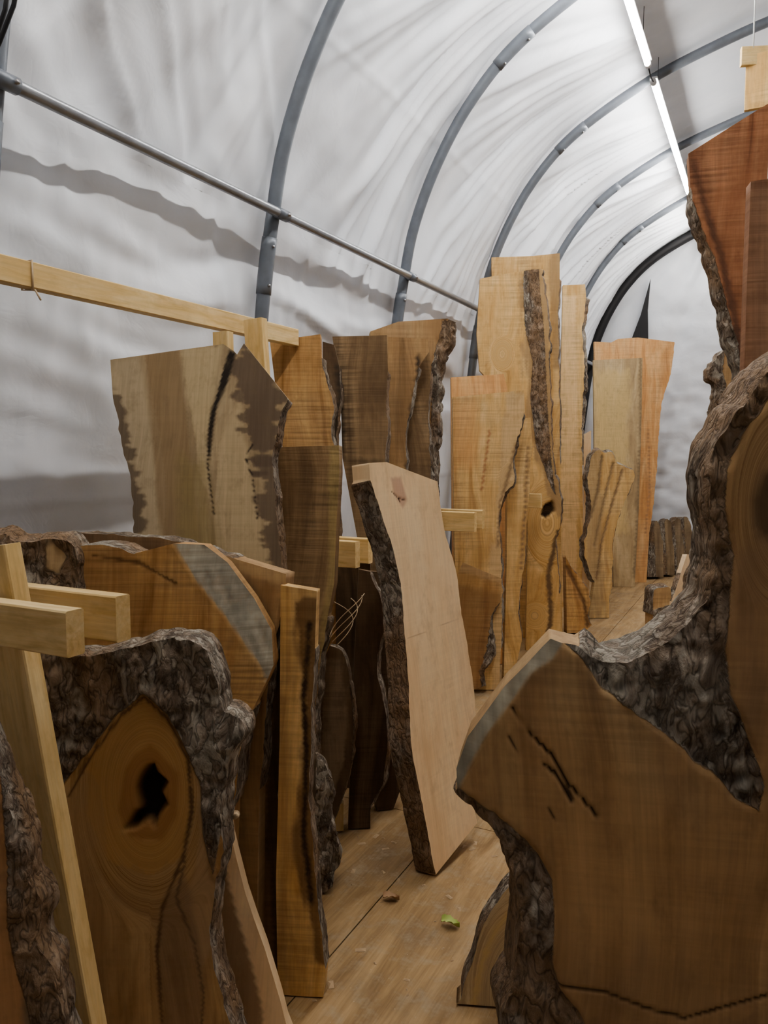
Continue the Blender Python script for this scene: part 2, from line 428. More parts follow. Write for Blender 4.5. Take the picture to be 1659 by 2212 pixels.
shell('wall_left',0,sl,.02,.022)
shell('ceiling',sl,SL-sl,.022,.018)
shell('wall_right',SL-sl,SL,.05,.05)
def endwall(name,Y):
    V=[];F=[];nz=130
    sP=np.linspace(0,SL/2,nz)
    px,pz,_,_=at(sP,.03)
    nxn=200
    for i in range(nz):
        t=np.arange(nxn)/(nxn-1); x=px[i]+(2*CX-2*px[i])*t; z=pz[i]
        q=1-np.abs(vn(x*5+z,z*11,0,54))*1.6; d=.012*vn(x*5,z*6,0,51)+.022*q*ss(2.8,2.0,z)+.006*fbm(x*14,z*12,0,2,52)+.03*vn((x+.5)*9/(4.6-z),z*.4,0,53)*ss(1.8,3.2,z)
        d=.05+d
        for j in range(nxn): V.append((x[j],Y-d[j] if Y>0 else Y+d[j],z))
    for i in range(nz-1):
        for j in range(nxn-1):
            a=i*nxn+j; F.append((a,a+1,a+nxn+1,a+nxn))
    return mk(name,V,F,FAB)
endwall('wall_back',YB-.03); endwall('wall_front',YF+.03)
def onY(u,v,Y):
    r=ray(u,v); return CAM+r*(Y/r.y)
zp=[onY(*q,YB-.18) for q in ((1405,603),(1399,670),(1400,742),(1362,738),(1384,680))]
b=[p+Vector((0,.03,0)) for p in zp]
mk('door_slit_dark_plate',zp+b,[(0,1,2,3,4),(9,8,7,6,5)]+[(i,5+i,5+(i+1)%5,(i+1)%5) for i in range(5)],BLACK,False)  # black plate before the wall stands in for darkness in the opening
BOLT=simple('bolt_steel',(.35,.35,.36),.3,.8)
for Yr in RIBS:
    e=empty('steel_arch_rib')
    last=Yr>10
    sp=np.linspace(0.0,SL,150); x,z,_,_=at(sp,-.002)
    if last:
        pts=[(a,Yr-.08,max(c,.03)) for a,c in zip(x,z)]; tube('arch_tube',pts,.055,BLACK,e); continue
    tube('arch_tube',[(a,Yr,max(c,.0)) for a,c in zip(x,z)],.033,STEEL,e)
    for s0 in (s_at_z(2.36),s_at_z(3.83),SL-s_at_z(3.83),SL-s_at_z(2.36)):
        q=np.linspace(s0-.13,s0+.13,8); xx,zz,_,_=at(q,-.002)
        tube('coupling_sleeve',[(a,Yr,c) for a,c in zip(xx,zz)],.0365,STEEL,e,seg=16)
        for qq in (s0-.09,s0+.09):
            a,c,nx,nz=at(qq,-.036)
            tube('bolt',[(a+.0,Yr-.012,c),(a-nx*.007,Yr-.014,c-nz*.007)],.007,BOLT,e,seg=6)
for side in (0,1):
    e=empty('purlin_pipe')
    zz=2.585; s0=s_at_z(zz); x,z,nx,nz=at(s0,-.055)
    X=float(x) if side==0 else 2*CX-float(x)
    tube('pipe',[(X,YF+.1,zz),(X,YB-.15,zz)],.021,GALV,e)
    for Yr in RIBS[:-1]:
        tube('clamp',[(X,Yr-.04,zz),(X,Yr+.04,zz)],.026,STEEL,e)
        sg=1 if side==0 else -1
        tube('clamp_bolt',[(X,Yr+.02,zz),(X+sg*.034,Yr+.02,zz)],.008,BOLT,e,seg=6)
# ---------------------------------------------------------------- floor
def flmat():
    m,nt,b=newmat('plywood_floor'); n=N(nt)
    tc=nt.nodes.new('ShaderNodeTexCoord').outputs['Object']
    g=n.noise(n.map(tc,(9,.9,1)),1,4,.65,1.6)
    col=n.ramp(g,[(.32,(.25,.155,.072)),(.48,(.36,.238,.12)),(.66,(.47,.325,.175))])
    kn=n.vor(n.map(tc,(3.2,2.0,1)),1)
    col=n.mix(n.rng(kn,.0,.075,.85,0),col,(.13,.068,.03))
    st=n.noise(tc,3.5,4,.7); col=n.mix(n.rng(st,.47,.7,0,.65),col,(.19,.135,.085))
    ds=n.noise(tc,14,3,.7); col=n.mix(n.rng(ds,.50,.75,0,.55),col,(.46,.375,.26))
    sp=n.vor(tc,48); col=n.mix(n.rng(sp,.03,.07,.55,0),col,(.7,.62,.5))
    f=n.noise(n.map(tc,(150,7,1)),1,2); col=n.mix(1,col,n.ramp(f,[(.3,(.85,.85,.85)),(.6,(1,1,1))]),'MULTIPLY')
    n.put(b.inputs['Base Color'],col); b.inputs['Roughness'].default_value=.65; b.inputs['Specular IOR Level'].default_value=.2
    n.put(b.inputs['Normal'],n.bump(f,.3,.002)); return m
FM=flmat()
V=[];F=[]
def boxv(V,F,x0,x1,y0,y1,z0,z1):
    i=len(V); V+= [(x0,y0,z0),(x1,y0,z0),(x1,y1,z0),(x0,y1,z0),(x0,y0,z1),(x1,y0,z1),(x1,y1,z1),(x0,y1,z1)]
    F+=[tuple(i+k for k in q) for q in ((0,3,2,1),(4,5,6,7),(0,1,5,4),(1,2,6,5),(2,3,7,6),(3,0,4,7))]
xs=[-2.5,-1.11,.11,1.33,3.2]; ys=[-2.9,-2.08,.36,2.8,5.24,7.68,10.6]
for i in range(4):
    for j in range(6):
        boxv(V,F,xs[i]+.002,xs[i+1]-.002,ys[j]+.002,ys[j+1]-.002,-.02,0)
boxv(V,F,-2.6,3.3,-3,10.7,-.06,-.021)
mk('floor',V,F,FM,False)
# ---------------------------------------------------------------- lights
def emis(name,col,st):
    m=bpy.data.materials.new(name); m.use_nodes=True; nt=m.node_tree; nt.nodes.clear()
    o=nt.nodes.new('ShaderNodeOutputMaterial'); e=nt.nodes.new('ShaderNodeEmission'); e.inputs[0].default_value=(*col,1); e.inputs[1].default_value=st
    nt.links.new(e.outputs[0],o.inputs[0]); return m
EM=emis('led_tube_glow',(1,.965,.92),112)
EM2=emis('added_fill_tube_glow',(1,.95,.88),105)  # for unseen tubes added as fill for the foreground and back wall
WH=simple('white_plastic',(.7,.7,.7),.4)
def lp(u,v,z):
    r=ray(u,v); return CAM+r*((z-H)/r.z)
zl=H+2.45*k_-.24
ya=lp(1420,132,zl).y; yb=lp(1410,180,zl).y; yc=lp(1486,416,zl).y
xl=lp(1450,300,zl).x
for (y0,y1,mt) in ((yb,yc,EM),(ya-2.55,ya,EM),(ya-5.3,ya-2.75,EM2),(yc+.3,min(yc+2.6,YB-.35),EM2)):  # last two tubes are unseen, put in for extra light
    e=empty('led_tube_light')
    tube('glowing_tube',[(xl,y0,zl),(xl,y1,zl)],.018,mt,e,10)
    tube('end_cap',[(xl,y0-.03,zl),(xl,y0,zl)],.021,WH,e); tube('end_cap',[(xl,y1,zl),(xl,y1+.03,zl)],.021,WH,e)
    lumber('housing',(xl,y0-.02,zl+.028),(xl,y1+.02,zl+.028),.05,.014,parent=e).data.materials[0]=WH
    for yy in (y0+.2,y1-.2): tube('hanger',[(xl,yy,zl+.02),(xl,yy,zl+.3)],.002,BLACK,e,seg=6)
tube('light_link_cable',[(xl,ya+.02,zl+.0),(xl,(ya+yb)/2,zl-.02),(xl,yb-.02,zl)],.004,BLACK,None,8)
w=bpy.data.worlds.new('night'); bpy.context.scene.world=w; w.use_nodes=True
w.node_tree.nodes['Background'].inputs[0].default_value=(.03,.035,.045,1); w.node_tree.nodes['Background'].inputs[1].default_value=.5
# ---------------------------------------------------------------- racks
e=empty('lumber_rack')
XR=-1.93
p1=onX(0,590,XR); pr=onX(610,718,XR)
zr=(p1.z+pr.z)/2
lumber('rail',(XR,.2,zr),(XR,pr.y+.1,zr),.04,.075,parent=e)
a=D(565,3.02); lumber('stud',(a.x-.02,a.y,H+.50),(a.x+.10,a.y,0.0),.085,.04,up=Vector((0,1,0)),parent=e)
a=D(487,2.95); lumber('stud_rear',(a.x,a.y,H+.44),(a.x+.02,a.y,0),.07,.04,up=Vector((0,1,0)),parent=e)
def wp(u,v,d):
    q=D(u,d); r=ray(u,v); return Vector((q.x,q.y,H+r.z*(q.length/math.hypot(r.x,r.y))))
def box_arm(u,v,d,L,h=.089,w=.04,parent=None):
    q=wp(u,v,d); lumber('arm',(q.x-L,q.y,q.z),q,w,h,parent=parent)
box_arm(152,1368,1.36,.8,parent=e,h=.084)
box_arm(258,1336,1.60,1.0,parent=e,h=.098)
t0=wp(-20,1180,1.53); t1=wp(132,2212,1.50); dr=(t1-t0); t2=t0+dr*((-t0.z)/dr.z)
lumber('leaning_post',t0,t2,.115,.04,up=Vector((0,1,0)),parent=e)
box_arm(772,1198,3.15,.7,parent=e,h=.11); box_arm(800,1190,3.35,.7,parent=e,h=.11)
box_arm(1028,1128,4.3,.4,parent=e,h=.11,w=.04); box_arm(1045,1122,4.5,.4,parent=e,h=.11)
box_arm(1170,1082,5.45,.12,parent=e,h=.10)
q=onX(58,590,XR+.0); tube('string_tie',[(XR+.023,q.y,zr-.045),(XR+.023,q.y,zr+.04),(XR-.02,q.y,zr+.041),(XR-.023,q.y,zr-.04),(XR+.02,q.y+.01,zr-.042),(XR+.03,q.y+.02,zr-.07)],.003,TWIG,e,6)
# ---------------------------------------------------------------- slabs
GREYC=(.31,.285,.225)
slab('burl_knot_slab',D(300,1.62),28,4,.07,'burl',
 [(60,1420),(110,1405,.01),(200,1415,.01),(290,1400,.01),(340,1385,.012),(400,1378,.012),(440,1398,.015),(468,1460,.015),(480,1530,.015),(515,1548,.015),(528,1585,.015),(498,1640,.015),(480,1740,.015),(487,1840,.015),(460,1930,.015),(452,2040,.015),(478,2140,.015),(505,2250,.015),(530,2400,.015),(540,2640),(60,2640)],
 [('poly',[(150,1900),(480,1900),(470,2300),(150,2300)],(.38,.245,.13),.35,.04,.02),
  ('poly',[(120,1700),(200,1700),(220,1860),(260,2000),(240,2300),(120,2300)],(.46,.30,.155),.6,.03,.02),
  ('poly',[(420,1620),(500,1600),(470,1800),(480,2000),(430,2100),(400,1950),(440,1800)],(.50,.35,.20),.7,.008,.01),
  ('poly',[(352,1960),(400,1880),(425,2000),(440,2150),(420,2350),(356,2300),(340,2060)],(.29,.19,.11),.7,.01,.01),
  ('poly',[(310,1505),(260,1545),(190,1640),(190,1760),(230,1860),(320,1900),(395,1850),(412,1750),(405,1640),(360,1550)],(.56,.33,.125),.6,.006,.003),
  ('poly',[(325,1600),(270,1660),(255,1750),(280,1810),(350,1820),(385,1760),(385,1670)],(.36,.18,.07),.75,.006,.004),
  ('line',[(310,1505),(262,1545),(192,1640),(150,1720)],.004,(.18,.10,.05),.001),
  ('line',[(310,1505),(362,1552),(406,1640),(414,1750),(396,1850),(350,1960),(338,2060),(352,2240)],.004,(.18,.105,.055),.002),
  ('line',[(400,1860),(380,1940),(420,2040),(440,2150),(430,2300)],.003,(.2,.13,.075),.001),
  ('bark',[(30,1380),(340,1360),(500,1380),(560,1560),(500,1640),(490,1760),(462,1900),(440,1800),(432,1700),(405,1620),(362,1545),(310,1500),(258,1540),(190,1625),(140,1700),(30,1720)],-.004),
  ('hole',[(318,1650),(335,1645),(342,1668),(360,1690),(352,1715),(366,1740),(345,1770),(338,1798),(320,1775),(292,1792),(264,1794),(282,1766),(300,1745),(296,1700)],.03)],
 step=.0065,knots=[(322,1710,85,150),(180,1520,18,14)],rough=1.0)
slab('bark_edged_slab',D(540,1.80),28,5,.05,'pale',
 [(492,1640),(530,1560),(510,1640),(498,1700),(494,1760),(500,1810),(512,1860),(530,1930),(550,1990),(572,2050),(590,2110),(605,2160),(618,2212),(640,2400),(640,2500),(440,2500),(440,2100),(455,1900)],
 [('poly',[(470,1680),(484,1850),(508,1960),(545,2090),(566,2180),(580,2500),(430,2500),(430,1680)],(.33,.22,.13),.9,.003,.003)],step=.01)
tw=wp(486,1768,1.76); tube('broken_twig',[tw+Vector((0,.02,0)),tw+Vector((.02,-.01,.012)),tw+Vector((.035,-.02,.022))],.006,TWIG,None,10,[.010,.007,.005])
slab('grey_end_slab',D(380,1.86),26,5,.12,'amber',
 [(160,1188,.008),(230,1180,.008),(290,1196,.008),(375,1174),(432,1178),(480,1218),(540,1298),(580,1368),(588,1440),(578,1466),(545,1535,.01),(520,1600,.01),(500,1750,.01),(490,2000),(490,2500),(150,2500),(158,1500)],
 [('poly',[(150,1190),(300,1195),(330,1300),(260,1390),(150,1390)],(.36,.2,.085),.6,.03,.02),
  ('facet',[(360,1150),(395,1212),(425,1258),(480,1325),(530,1395),(562,1440),(576,1480),(700,1480),(640,1250),(480,1120)],.8,GREYC,1.0),
  ('line',[(200,1200),(300,1215),(380,1260)],.004,(.16,.09,.04),.001),
  ('poly',[(480,1440),(560,1450),(560,1560),(500,1620),(450,1560)],(.58,.38,.18),.7,.01,.01)],step=.008,knots=[(505,1545,18,22)])
slab('bark_slab',D(70,1.84),30,5,.06,'bark',
 [(-120,1140,.02),(-30,1160,.02),(5,1152,.02),(30,1168,.02),(130,1166,.02),(165,1188,.02),(170,1280,.02),(160,1500,.02),(150,2500),(-120,2500)],
 [('bark',[(-200,1100),(95,1100),(98,1230),(130,1245),(145,1200),(118,1168),(100,1100),(240,1100),(240,2600),(-200,2600)],0),
  ('poly',[(98,1185),(118,1172),(138,1185),(140,1212),(125,1236),(105,1230)],(.5,.38,.24),1,.004,.002)],step=.009)
slab('curled_bark_slab',D(40,1.27),45,6,.06,'bark',
 [(-200,1500),(-60,1540,.02),(-10,1640,.02),(20,1740,.02),(50,1820,.02),(62,1900,.02),(82,1960,.02),(95,2060,.02),(118,2140,.02),(140,2230,.02),(150,2400,.02),(160,2900),(-200,2900)],
 [('bark',[(-10,1500),(200,1500),(200,2600),(90,2600),(60,2200),(20,2000),(10,1800)],.0),
  ('poly',[(-50,1500),(0,1600),(35,1830),(50,1960),(60,2300),(-100,2300)],(.46,.25,.115),.8,.01,.01)],step=.009,rough=1.6)
slab('wide_brown_slab',D(400,2.02),18,5,.09,'brown',
 [(170,1150,.004),(290,1158,.004),(400,1178,.004),(500,1205,.004),(618,1240),(612,1300,.01),(590,1400,.01),(575,1500,.01),(560,1700,.01),(550,2300),(160,2300)],
 [('poly',[(380,1160),(640,1230),(620,1265),(480,1225)],(.58,.42,.23),.7,.008,.004),
  ('poly',[(150,1140),(420,1170),(460,1200),(150,1190)],(.2,.13,.08),.7,.01,.004)],step=.014)
slab('live_edge_slab',D(570,2.07),22,3,.05,'dark',
 [(545,1480),(606,1400),(612,1600,.01),(600,1750,.01),(604,1900,.01),(600,2010,.01),(622,2120,.02),(600,2150,.02),(575,2230),(545,2230),(530,1900),(520,1600)],
 [('poly',[(550,1500),(592,1500),(578,1800),(592,2100),(560,2000),(540,1700)],(.40,.26,.14),.8,.01,.01)],step=.012)
slab('live_edge_slab',FL(655,2155),22,3,.055,'honey',
 [(606,1264),(684,1277),(680,1400,.003),(672,1560,.003),(668,1700,.003),(676,1850,.003),(690,1980,.003),(704,2090,.003),(698,2180),(600,2180),(596,1900),(604,1600)],
 [('poly',[(636,1300),(690,1290),(690,1500),(680,1700),(710,2090),(668,2090),(640,1800),(648,1550)],(.20,.12,.06),.9,.006,.016),
  ('line',[(668,1350),(655,1500),(662,1650),(655,1800),(672,1950)],.007,(.05,.033,.024),.003),
  ('poly',[(600,1500),(630,1500),(620,2100),(600,2100)],(.42,.27,.13),.6,.02,.02)],step=.008,rough=.6)
slab('spalted_slab',D(430,2.38),24,7,.055,'grey',
 [(238,777),(482,743),(505,758),(512,766),(527,742),(621,860,.01),(600,925,.012),(586,985,.012),(596,1080,.012),(606,1180,.012),(612,1260,.012),(620,1500),(620,2100),(300,2100),(296,1300,.01),(290,1160,.01),(284,1050,.01),(262,950,.01),(244,860,.01)],
 [('poly',[(238,770),(300,770),(335,960),(360,1250),(270,1250),(240,850)],(.56,.46,.31),.8,.02,.01),
  ('poly',[(312,765),(385,755),(405,900),(440,1250),(350,1250),(330,960)],(.35,.245,.14),.85,.008,.006),
  ('spalt',[(220,840),(258,850),(285,940),(305,1130),(318,1300),(250,1300)],(.15,.11,.08),.85,.006,.03),
  ('poly',[(395,755),(480,742),(470,830),(445,950),(460,1100),(430,1000),(405,850)],(.62,.50,.31),.85,.008,.008),
  ('poly',[(385,980),(445,1000),(480,1250),(385,1250)],(.36,.28,.13),.6,.03,.01),
  ('poly',[(475,960),(520,850),(545,1040),(585,1250),(490,1250),(468,1100)],(.60,.48,.30),.85,.010,.008),
  ('spalt',[(527,740),(560,760),(625,860),(600,925),(592,985),(555,1010),(535,940),(515,870),(508,800)],(.17,.125,.09),.9,.006,.03),
  ('spalt',[(560,990),(610,990),(620,1250),(590,1260)],(.17,.125,.09),.85,.006,.035),
  ('poly',[(497,754),(512,762),(500,800),(476,858),(460,930),(454,1000),(446,960),(457,880),(476,820)],(.04,.032,.026),1,.004,.006),
  ('line',[(452,930),(448,1000),(455,1060),(462,1110)],.003,(.05,.037,.03),.004),
  ('line',[(545,960),(530,990),(545,1030),(556,1120)],.002,(.05,.037,.03),.002)],step=.008,warp=1)
slab('saw_marked_walnut_slab',D(670,2.66),14,5,.045,'walnut',
 [(594,966),(732,962),(733,1020),(726,1150),(722,1260),(708,1330,.01),(692,1420,.01),(684,1520,.01),(680,1700,.01),(680,2000),(600,2000),(600,1300)],
 [('poly',[(712,960),(745,960),(735,1250),(695,1450),(688,1380),(708,1250)],(.46,.36,.18),.8,.006,.004)],step=.014)  # lighter strip paints the lit right edge into the wood
slab('live_edge_slab',D(650,3.35),24,5,.045,'amber',
 [(583,737),(692,722),(694,770,.012),(706,820,.012),(718,870,.012),(716,930,.012),(726,1000,.012),(730,1200,.012),(730,1700),(620,1700),(610,960)],step=.018)
slab('live_edge_slab',D(712,3.42),24,5,.04,'dark',
 [(697,738),(722,745),(732,790,.01),(736,860,.01),(728,930,.01),(733,1000,.01),(735,1650),(700,1650)],
 [('line',[(728,790),(735,860),(728,930),(733,1000)],.01,(.06,.045,.03),.003)],step=.018)
slab('live_edge_slab',D(780,3.5),26,4,.05,'walnut',
 [(718,727),(836,724),(838,800,.015),(834,870,.015),(836,930,.015),(832,1000,.015),(830,1200,.015),(828,1650),(770,1650),(775,1180),(740,990),(736,870)],
 [('line',[(730,840),(738,930),(735,990)],.012,(.06,.045,.03),.002)],step=.018)
slab('live_edge_slab',D(872,3.72),26,4,.04,'brown',
 [(838,728),(925,732),(927,760),(905,790,.012),(893,850,.012),(880,920,.012),(878,1000,.012),(880,1200,.012),(880,1600),(840,1600),(840,900)],
 [('line',[(905,770),(902,830),(890,880),(884,960),(882,1010)],.010,(.08,.06,.045),.004)],step=.018)
slab('live_edge_slab',D(908,3.84),26,4,.04,'walnut',
 [(860,740),(926,738),(932,800,.012),(926,900,.012),(930,1000,.012),(935,1600),(885,1600)],step=.018)
slab('bark_edged_slab',D(940,3.98),34,4,.06,'brown',
 [(800,716),(860,695),(966,688),(985,697,.03),(972,740,.04),(950,800,.04),(944,900,.04),(938,1000,.04),(940,1200,.04),(945,1560),(830,1560),(810,900)],
 [('bark',[(958,690),(1010,690),(990,1600),(930,1600),(925,1000),(932,880),(928,800),(945,740)],0)],step=.016,rough=1.6)
bM=FL(938,1900)
slab('pale_maple_slab',bM,80,8,.075,'pale',
 [(797,1000),(835,998),(945,1040),(950,1080,.003),(962,1150,.003),(985,1235,.003),(1000,1340,.003),(1018,1450,.003),(1028,1560,.003),(1012,1680,.003),(1031,1778),(942,1903,.012),(905,1700,.02),(893,1640,.02),(886,1580,.02),(884,1520,.02),(880,1440,.02),(874,1360,.02),(866,1260,.02),(846,1180,.02),(820,1100,.02),(800,1040,.02)],
 [('poly',[(842,1030),(866,1028),(880,1080),(870,1100),(850,1070)],(.55,.35,.26),.8,.008,.004),
  ('line',[(846,1062),(860,1076),(876,1080)],.002,(.08,.035,.02),.002),
  ('line',[(858,1074),(866,1086)],.002,(.08,.035,.02),.002),
  ('line',[(880,1380),(1005,1330)],.0015,(.62,.44,.28),.0),
  ('poly',[(940,1100),(985,1240),(1030,1560),(1030,1780),(1000,1800),(990,1500),(960,1250)],(.88,.71,.50),.5,.02,.01)],step=.007,rough=.7,K=6,warp=1)
slab('live_edge_slab',FL(790,1792),30,4,.05,'dark',
 [(775,1230),(800,1235,.01),(828,1330,.02),(815,1440,.02),(835,1560,.02),(828,1680,.02),(800,1740,.02),(800,1800),(752,1800),(762,1500)],step=.016)
slab('live_edge_slab',FL(850,1750),40,4,.05,'dark',
 [(780,1232),(860,1240,.02),(850,1400,.02),(872,1550,.02),(874,1680,.02),(850,1760),(815,1770),(800,1500)],step=.018)
slab('live_edge_slab',D(770,3.3),26,5,.05,'dark',
 [(725,1215),(800,1218),(806,1400),(810,1760),(728,1760)],step=.02)  # extra slab, its dark wood stands in for shade in the gap
slab('live_edge_slab',D(880,3.45),26,5,.05,'brown',
 [(826,1205),(980,1215),(985,1400,.01),(975,1690),(830,1700)],step=.02)
slab('log_disc_slab',FL(725,1830),26,5,.04,'dark',
 [(712,1395,.006),(740,1410,.006),(760,1480,.006),(766,1560,.006),(758,1650,.006),(735,1730,.006),(716,1790,.006),(716,1835),(690,1835),(680,1600),(690,1450)],
 [('poly',[(700,1420),(735,1425),(748,1500),(752,1560),(745,1640),(715,1740),(690,1740)],(.26,.19,.125),.8,.004,.004),
  ('bark',[(746,1390),(790,1390),(790,1760),(740,1760),(758,1650),(764,1560),(756,1480)],0)],step=.01)
slab('bark_chunk',FL(705,1930),40,6,.07,'bark',
 [(684,1640,.01),(705,1660,.012),(718,1700,.012),(716,1760,.012),(732,1800,.012),(732,1860,.012),(718,1910,.012),(703,1935),(680,1935),(675,1800)],
 [('bark',[(600,1600),(800,1600),(800,2000),(600,2000)],0)],step=.01,rough=2)
slab('pine_offcut',FL(762,1800),30,10,.04,'pine',[(722,1740),(742,1735),(742,1795),(724,1798)],step=.02)
slab('thick_brown_slab',FL(1040,1500),20,8,.14,'amber',
 [(930,1195),(1000,1215),(1084,1250),(1080,1300,.01),(1060,1340,.02),(1068,1400,.02),(1045,1450,.02),(1050,1480),(1020,1530),(1000,1520),(960,1400),(940,1300)],
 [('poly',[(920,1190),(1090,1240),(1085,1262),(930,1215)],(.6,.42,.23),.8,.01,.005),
  ('poly',[(985,1262),(1085,1280),(1060,1500),(1000,1520)],(.3,.17,.08),.6,.02,.01),
  ('bark',[(1090,1300),(1060,1330),(1050,1400),(1035,1450),(1050,1550),(1120,1550)],0)],step=.02,rough=1.6)
slab('live_edge_slab',D(1040,5.25),30,4,.05,'orange',
 [(975,815),(1088,808),(1096,840),(1090,1450),(980,1450)],step=.04)
slab('gnarly_edge_slab',FL(1050,1492),28,4,.06,'honey',
 [(978,858),(1132,843),(1134,890,.02),(1118,950,.02),(1108,1010,.02),(1112,1040,.025),(1090,1070,.02),(1078,1120,.02),(1080,1200,.02),(1085,1300,.02),(1082,1400,.02),(1078,1500),(1000,1500),(982,1200)],
 [('poly',[(1090,850),(1140,850),(1130,1000),(1090,1080),(1090,1500),(1066,1500),(1062,1150),(1085,1000)],(.64,.47,.27),.8,.015,.03),
  ('poly',[(975,860),(1040,860),(1030,1000),(975,1020)],(.65,.36,.16),.6,.05,.03),
  ('line',[(1058,930),(1048,1000),(1040,1060)],.006,(.46,.22,.11),.001),
  ('line',[(1115,960),(1098,1030),(1080,1090),(1075,1180)],.009,(.32,.22,.13),.006)],step=.016,rough=1.8,knots=[(1105,1035,14,18)])
slab('live_edge_slab',FL(1105,1470),36,3,.04,'honey',
 [(1096,908),(1146,902),(1150,960,.01),(1140,1100,.01),(1132,1220,.02),(1120,1300,.02),(1128,1380,.02),(1108,1470),(1088,1475),(1095,1200)],
 [('line',[(1140,960),(1134,1100),(1125,1230)],.006,(.3,.2,.12),.001)],step=.02)
slab('tall_live_edge_slab',D(1130,6.02),22,1,.05,'honey',
 [(1062,556),(1150,553),(1209,547),(1209,600,.02),(1206,700,.02),(1210,1000,.02),(1215,1390),(1075,1390),(1066,900)],
 [('poly',[(1185,545),(1215,545),(1215,800),(1190,800)],(.3,.2,.11),.7,.02,.02)],step=.025)
slab('tall_bark_streak_slab',FL(1175,1406),24,1.2,.05,'honey',
 [(1037,602),(1100,590),(1140,584),(1172,581,.02),(1178,640,.02),(1186,700,.02),(1186,800,.02),(1190,900,.02),(1196,1000,.02),(1210,1070,.02),(1212,1120,.02),(1202,1170,.02),(1208,1280,.02),(1216,1408),(1136,1408),(1140,1150),(1128,900),(1036,800),(1030,720)],
 [('poly',[(1120,584),(1190,580),(1200,900),(1222,1060),(1210,1110),(1180,1060),(1140,900),(1128,700)],(.36,.25,.14),.85,.02,.035),
  ('bark',[(1130,584),(1164,580),(1168,640),(1178,760),(1182,880),(1192,1000),(1200,1070),(1185,1040),(1158,960),(1146,860),(1150,780),(1132,700)],.004),
  ('line',[(1205,1150),(1185,1240),(1190,1330),(1180,1400)],.016,(.18,.12,.07),.005),
  ('hole',[(1172,1092),(1195,1080),(1196,1105),(1180,1120),(1165,1115)],.03)],step=.014,knots=[(1182,1130,30,50),(1155,1330,16,16),(1085,765,14,20)],rough=1.4)
slab('live_edge_slab',D(1250,7.2),20,1,.06,'honey',
 [(1216,616),(1264,614),(1266,640,.04),(1258,720,.04),(1262,800,.04),(1256,900,.04),(1258,1000,.04),(1262,1330),(1205,1330),(1210,900)],
 [('poly',[(1210,640),(1245,640),(1250,1000),(1245,1300),(1210,1300)],(.8,.59,.34),.7,.01,.01)],step=.025,rough=1.6)
slab('white_board',D(1266,7.0),20,1,.03,'pale',[(1262,938),(1277,930),(1275,1100),(1272,1335),(1258,1335)],step=.04)
slab('stump_chunk',FL(1250,1372),25,8,.12,'amber',
 [(1222,1200,.01),(1240,1235,.02),(1262,1260,.02),(1275,1300,.02),(1268,1330,.02),(1278,1350,.02),(1262,1375),(1225,1375)],
 [('line',[(1225,1225),(1262,1300),(1270,1350)],.015,(.18,.11,.06),.01)],step=.02,rough=2)
slab('flared_crotch_slab',FL(1292,1336),30,3,.07,'honey',
 [(1278,990,.02),(1290,974,.02),(1305,978,.02),(1322,976,.02),(1332,998,.02),(1350,1006,.02),(1370,1022,.02),(1360,1060,.02),(1340,1110,.02),(1325,1170,.02),(1322,1250,.02),(1316,1300,.02),(1316,1338),(1272,1338),(1284,1260,.02),(1262,1190,.02),(1278,1100,.02),(1270,1040,.02)],
 [('poly',[(1265,965),(1300,965),(1300,1340),(1260,1340)],(.40,.31,.19),.6,.03,.04),
  ('line',[(1345,1015),(1322,1090),(1300,1170),(1289,1250)],.010,(.30,.2,.12),.012),
  ('line',[(1325,1000),(1305,1080),(1284,1180)],.010,(.34,.24,.14),.012),
  ('line',[(1300,985),(1292,1060),(1276,1120)],.012,(.28,.2,.12),.012)],step=.016,rough=1.4)
slab('grey_yellow_slab',FL(1350,1268),26,2,.04,'grey',
 [(1282,778),(1388,773),(1386,900),(1380,1100),(1371,1270),(1326,1270),(1322,1100),(1300,1100),(1284,1000)],
 [('poly',[(1282,800),(1360,800),(1350,1150),(1290,1150)],(.66,.51,.26),.7,.05,.03),('line',[(1384,775),(1384,900),(1378,1100),(1370,1250)],.014,(.26,.2,.13),.0)],step=.025)
slab('orange_live_edge_slab',FL(1372,1262)+Vector((0,.12,0)),26,2,.05,'orange',
 [(1284,738),(1320,740),(1335,732),(1378,729),(1457,739,.006),(1450,800,.006),(1430,870,.006),(1422,960,.006),(1415,1060,.006),(1402,1160,.006),(1396,1275),(1330,1275),(1290,1100)],
 [('line',[(1400,930),(1404,1050),(1394,1150)],.006,(.4,.24,.14),.0)],step=.025)
for i,(u,v,rx) in enumerate(((1412,1252,0),(1436,1250,1),(1458,1248,2),(1478,1246,3))):
    slab('split_firewood',FL(u,v)+Vector((0,.1*i,0)),30,10,.16,'bark',
     [(u-14,1150-i*8,.01),(u+8,1125-i*2,.01),(u+20,1180,.01),(u+22,1256),(u-14,1256)],
     [('bark',[(u-60,1100),(u-2,1100),(u+8,1300),(u-60,1300)],0)],step=.03,rough=2)
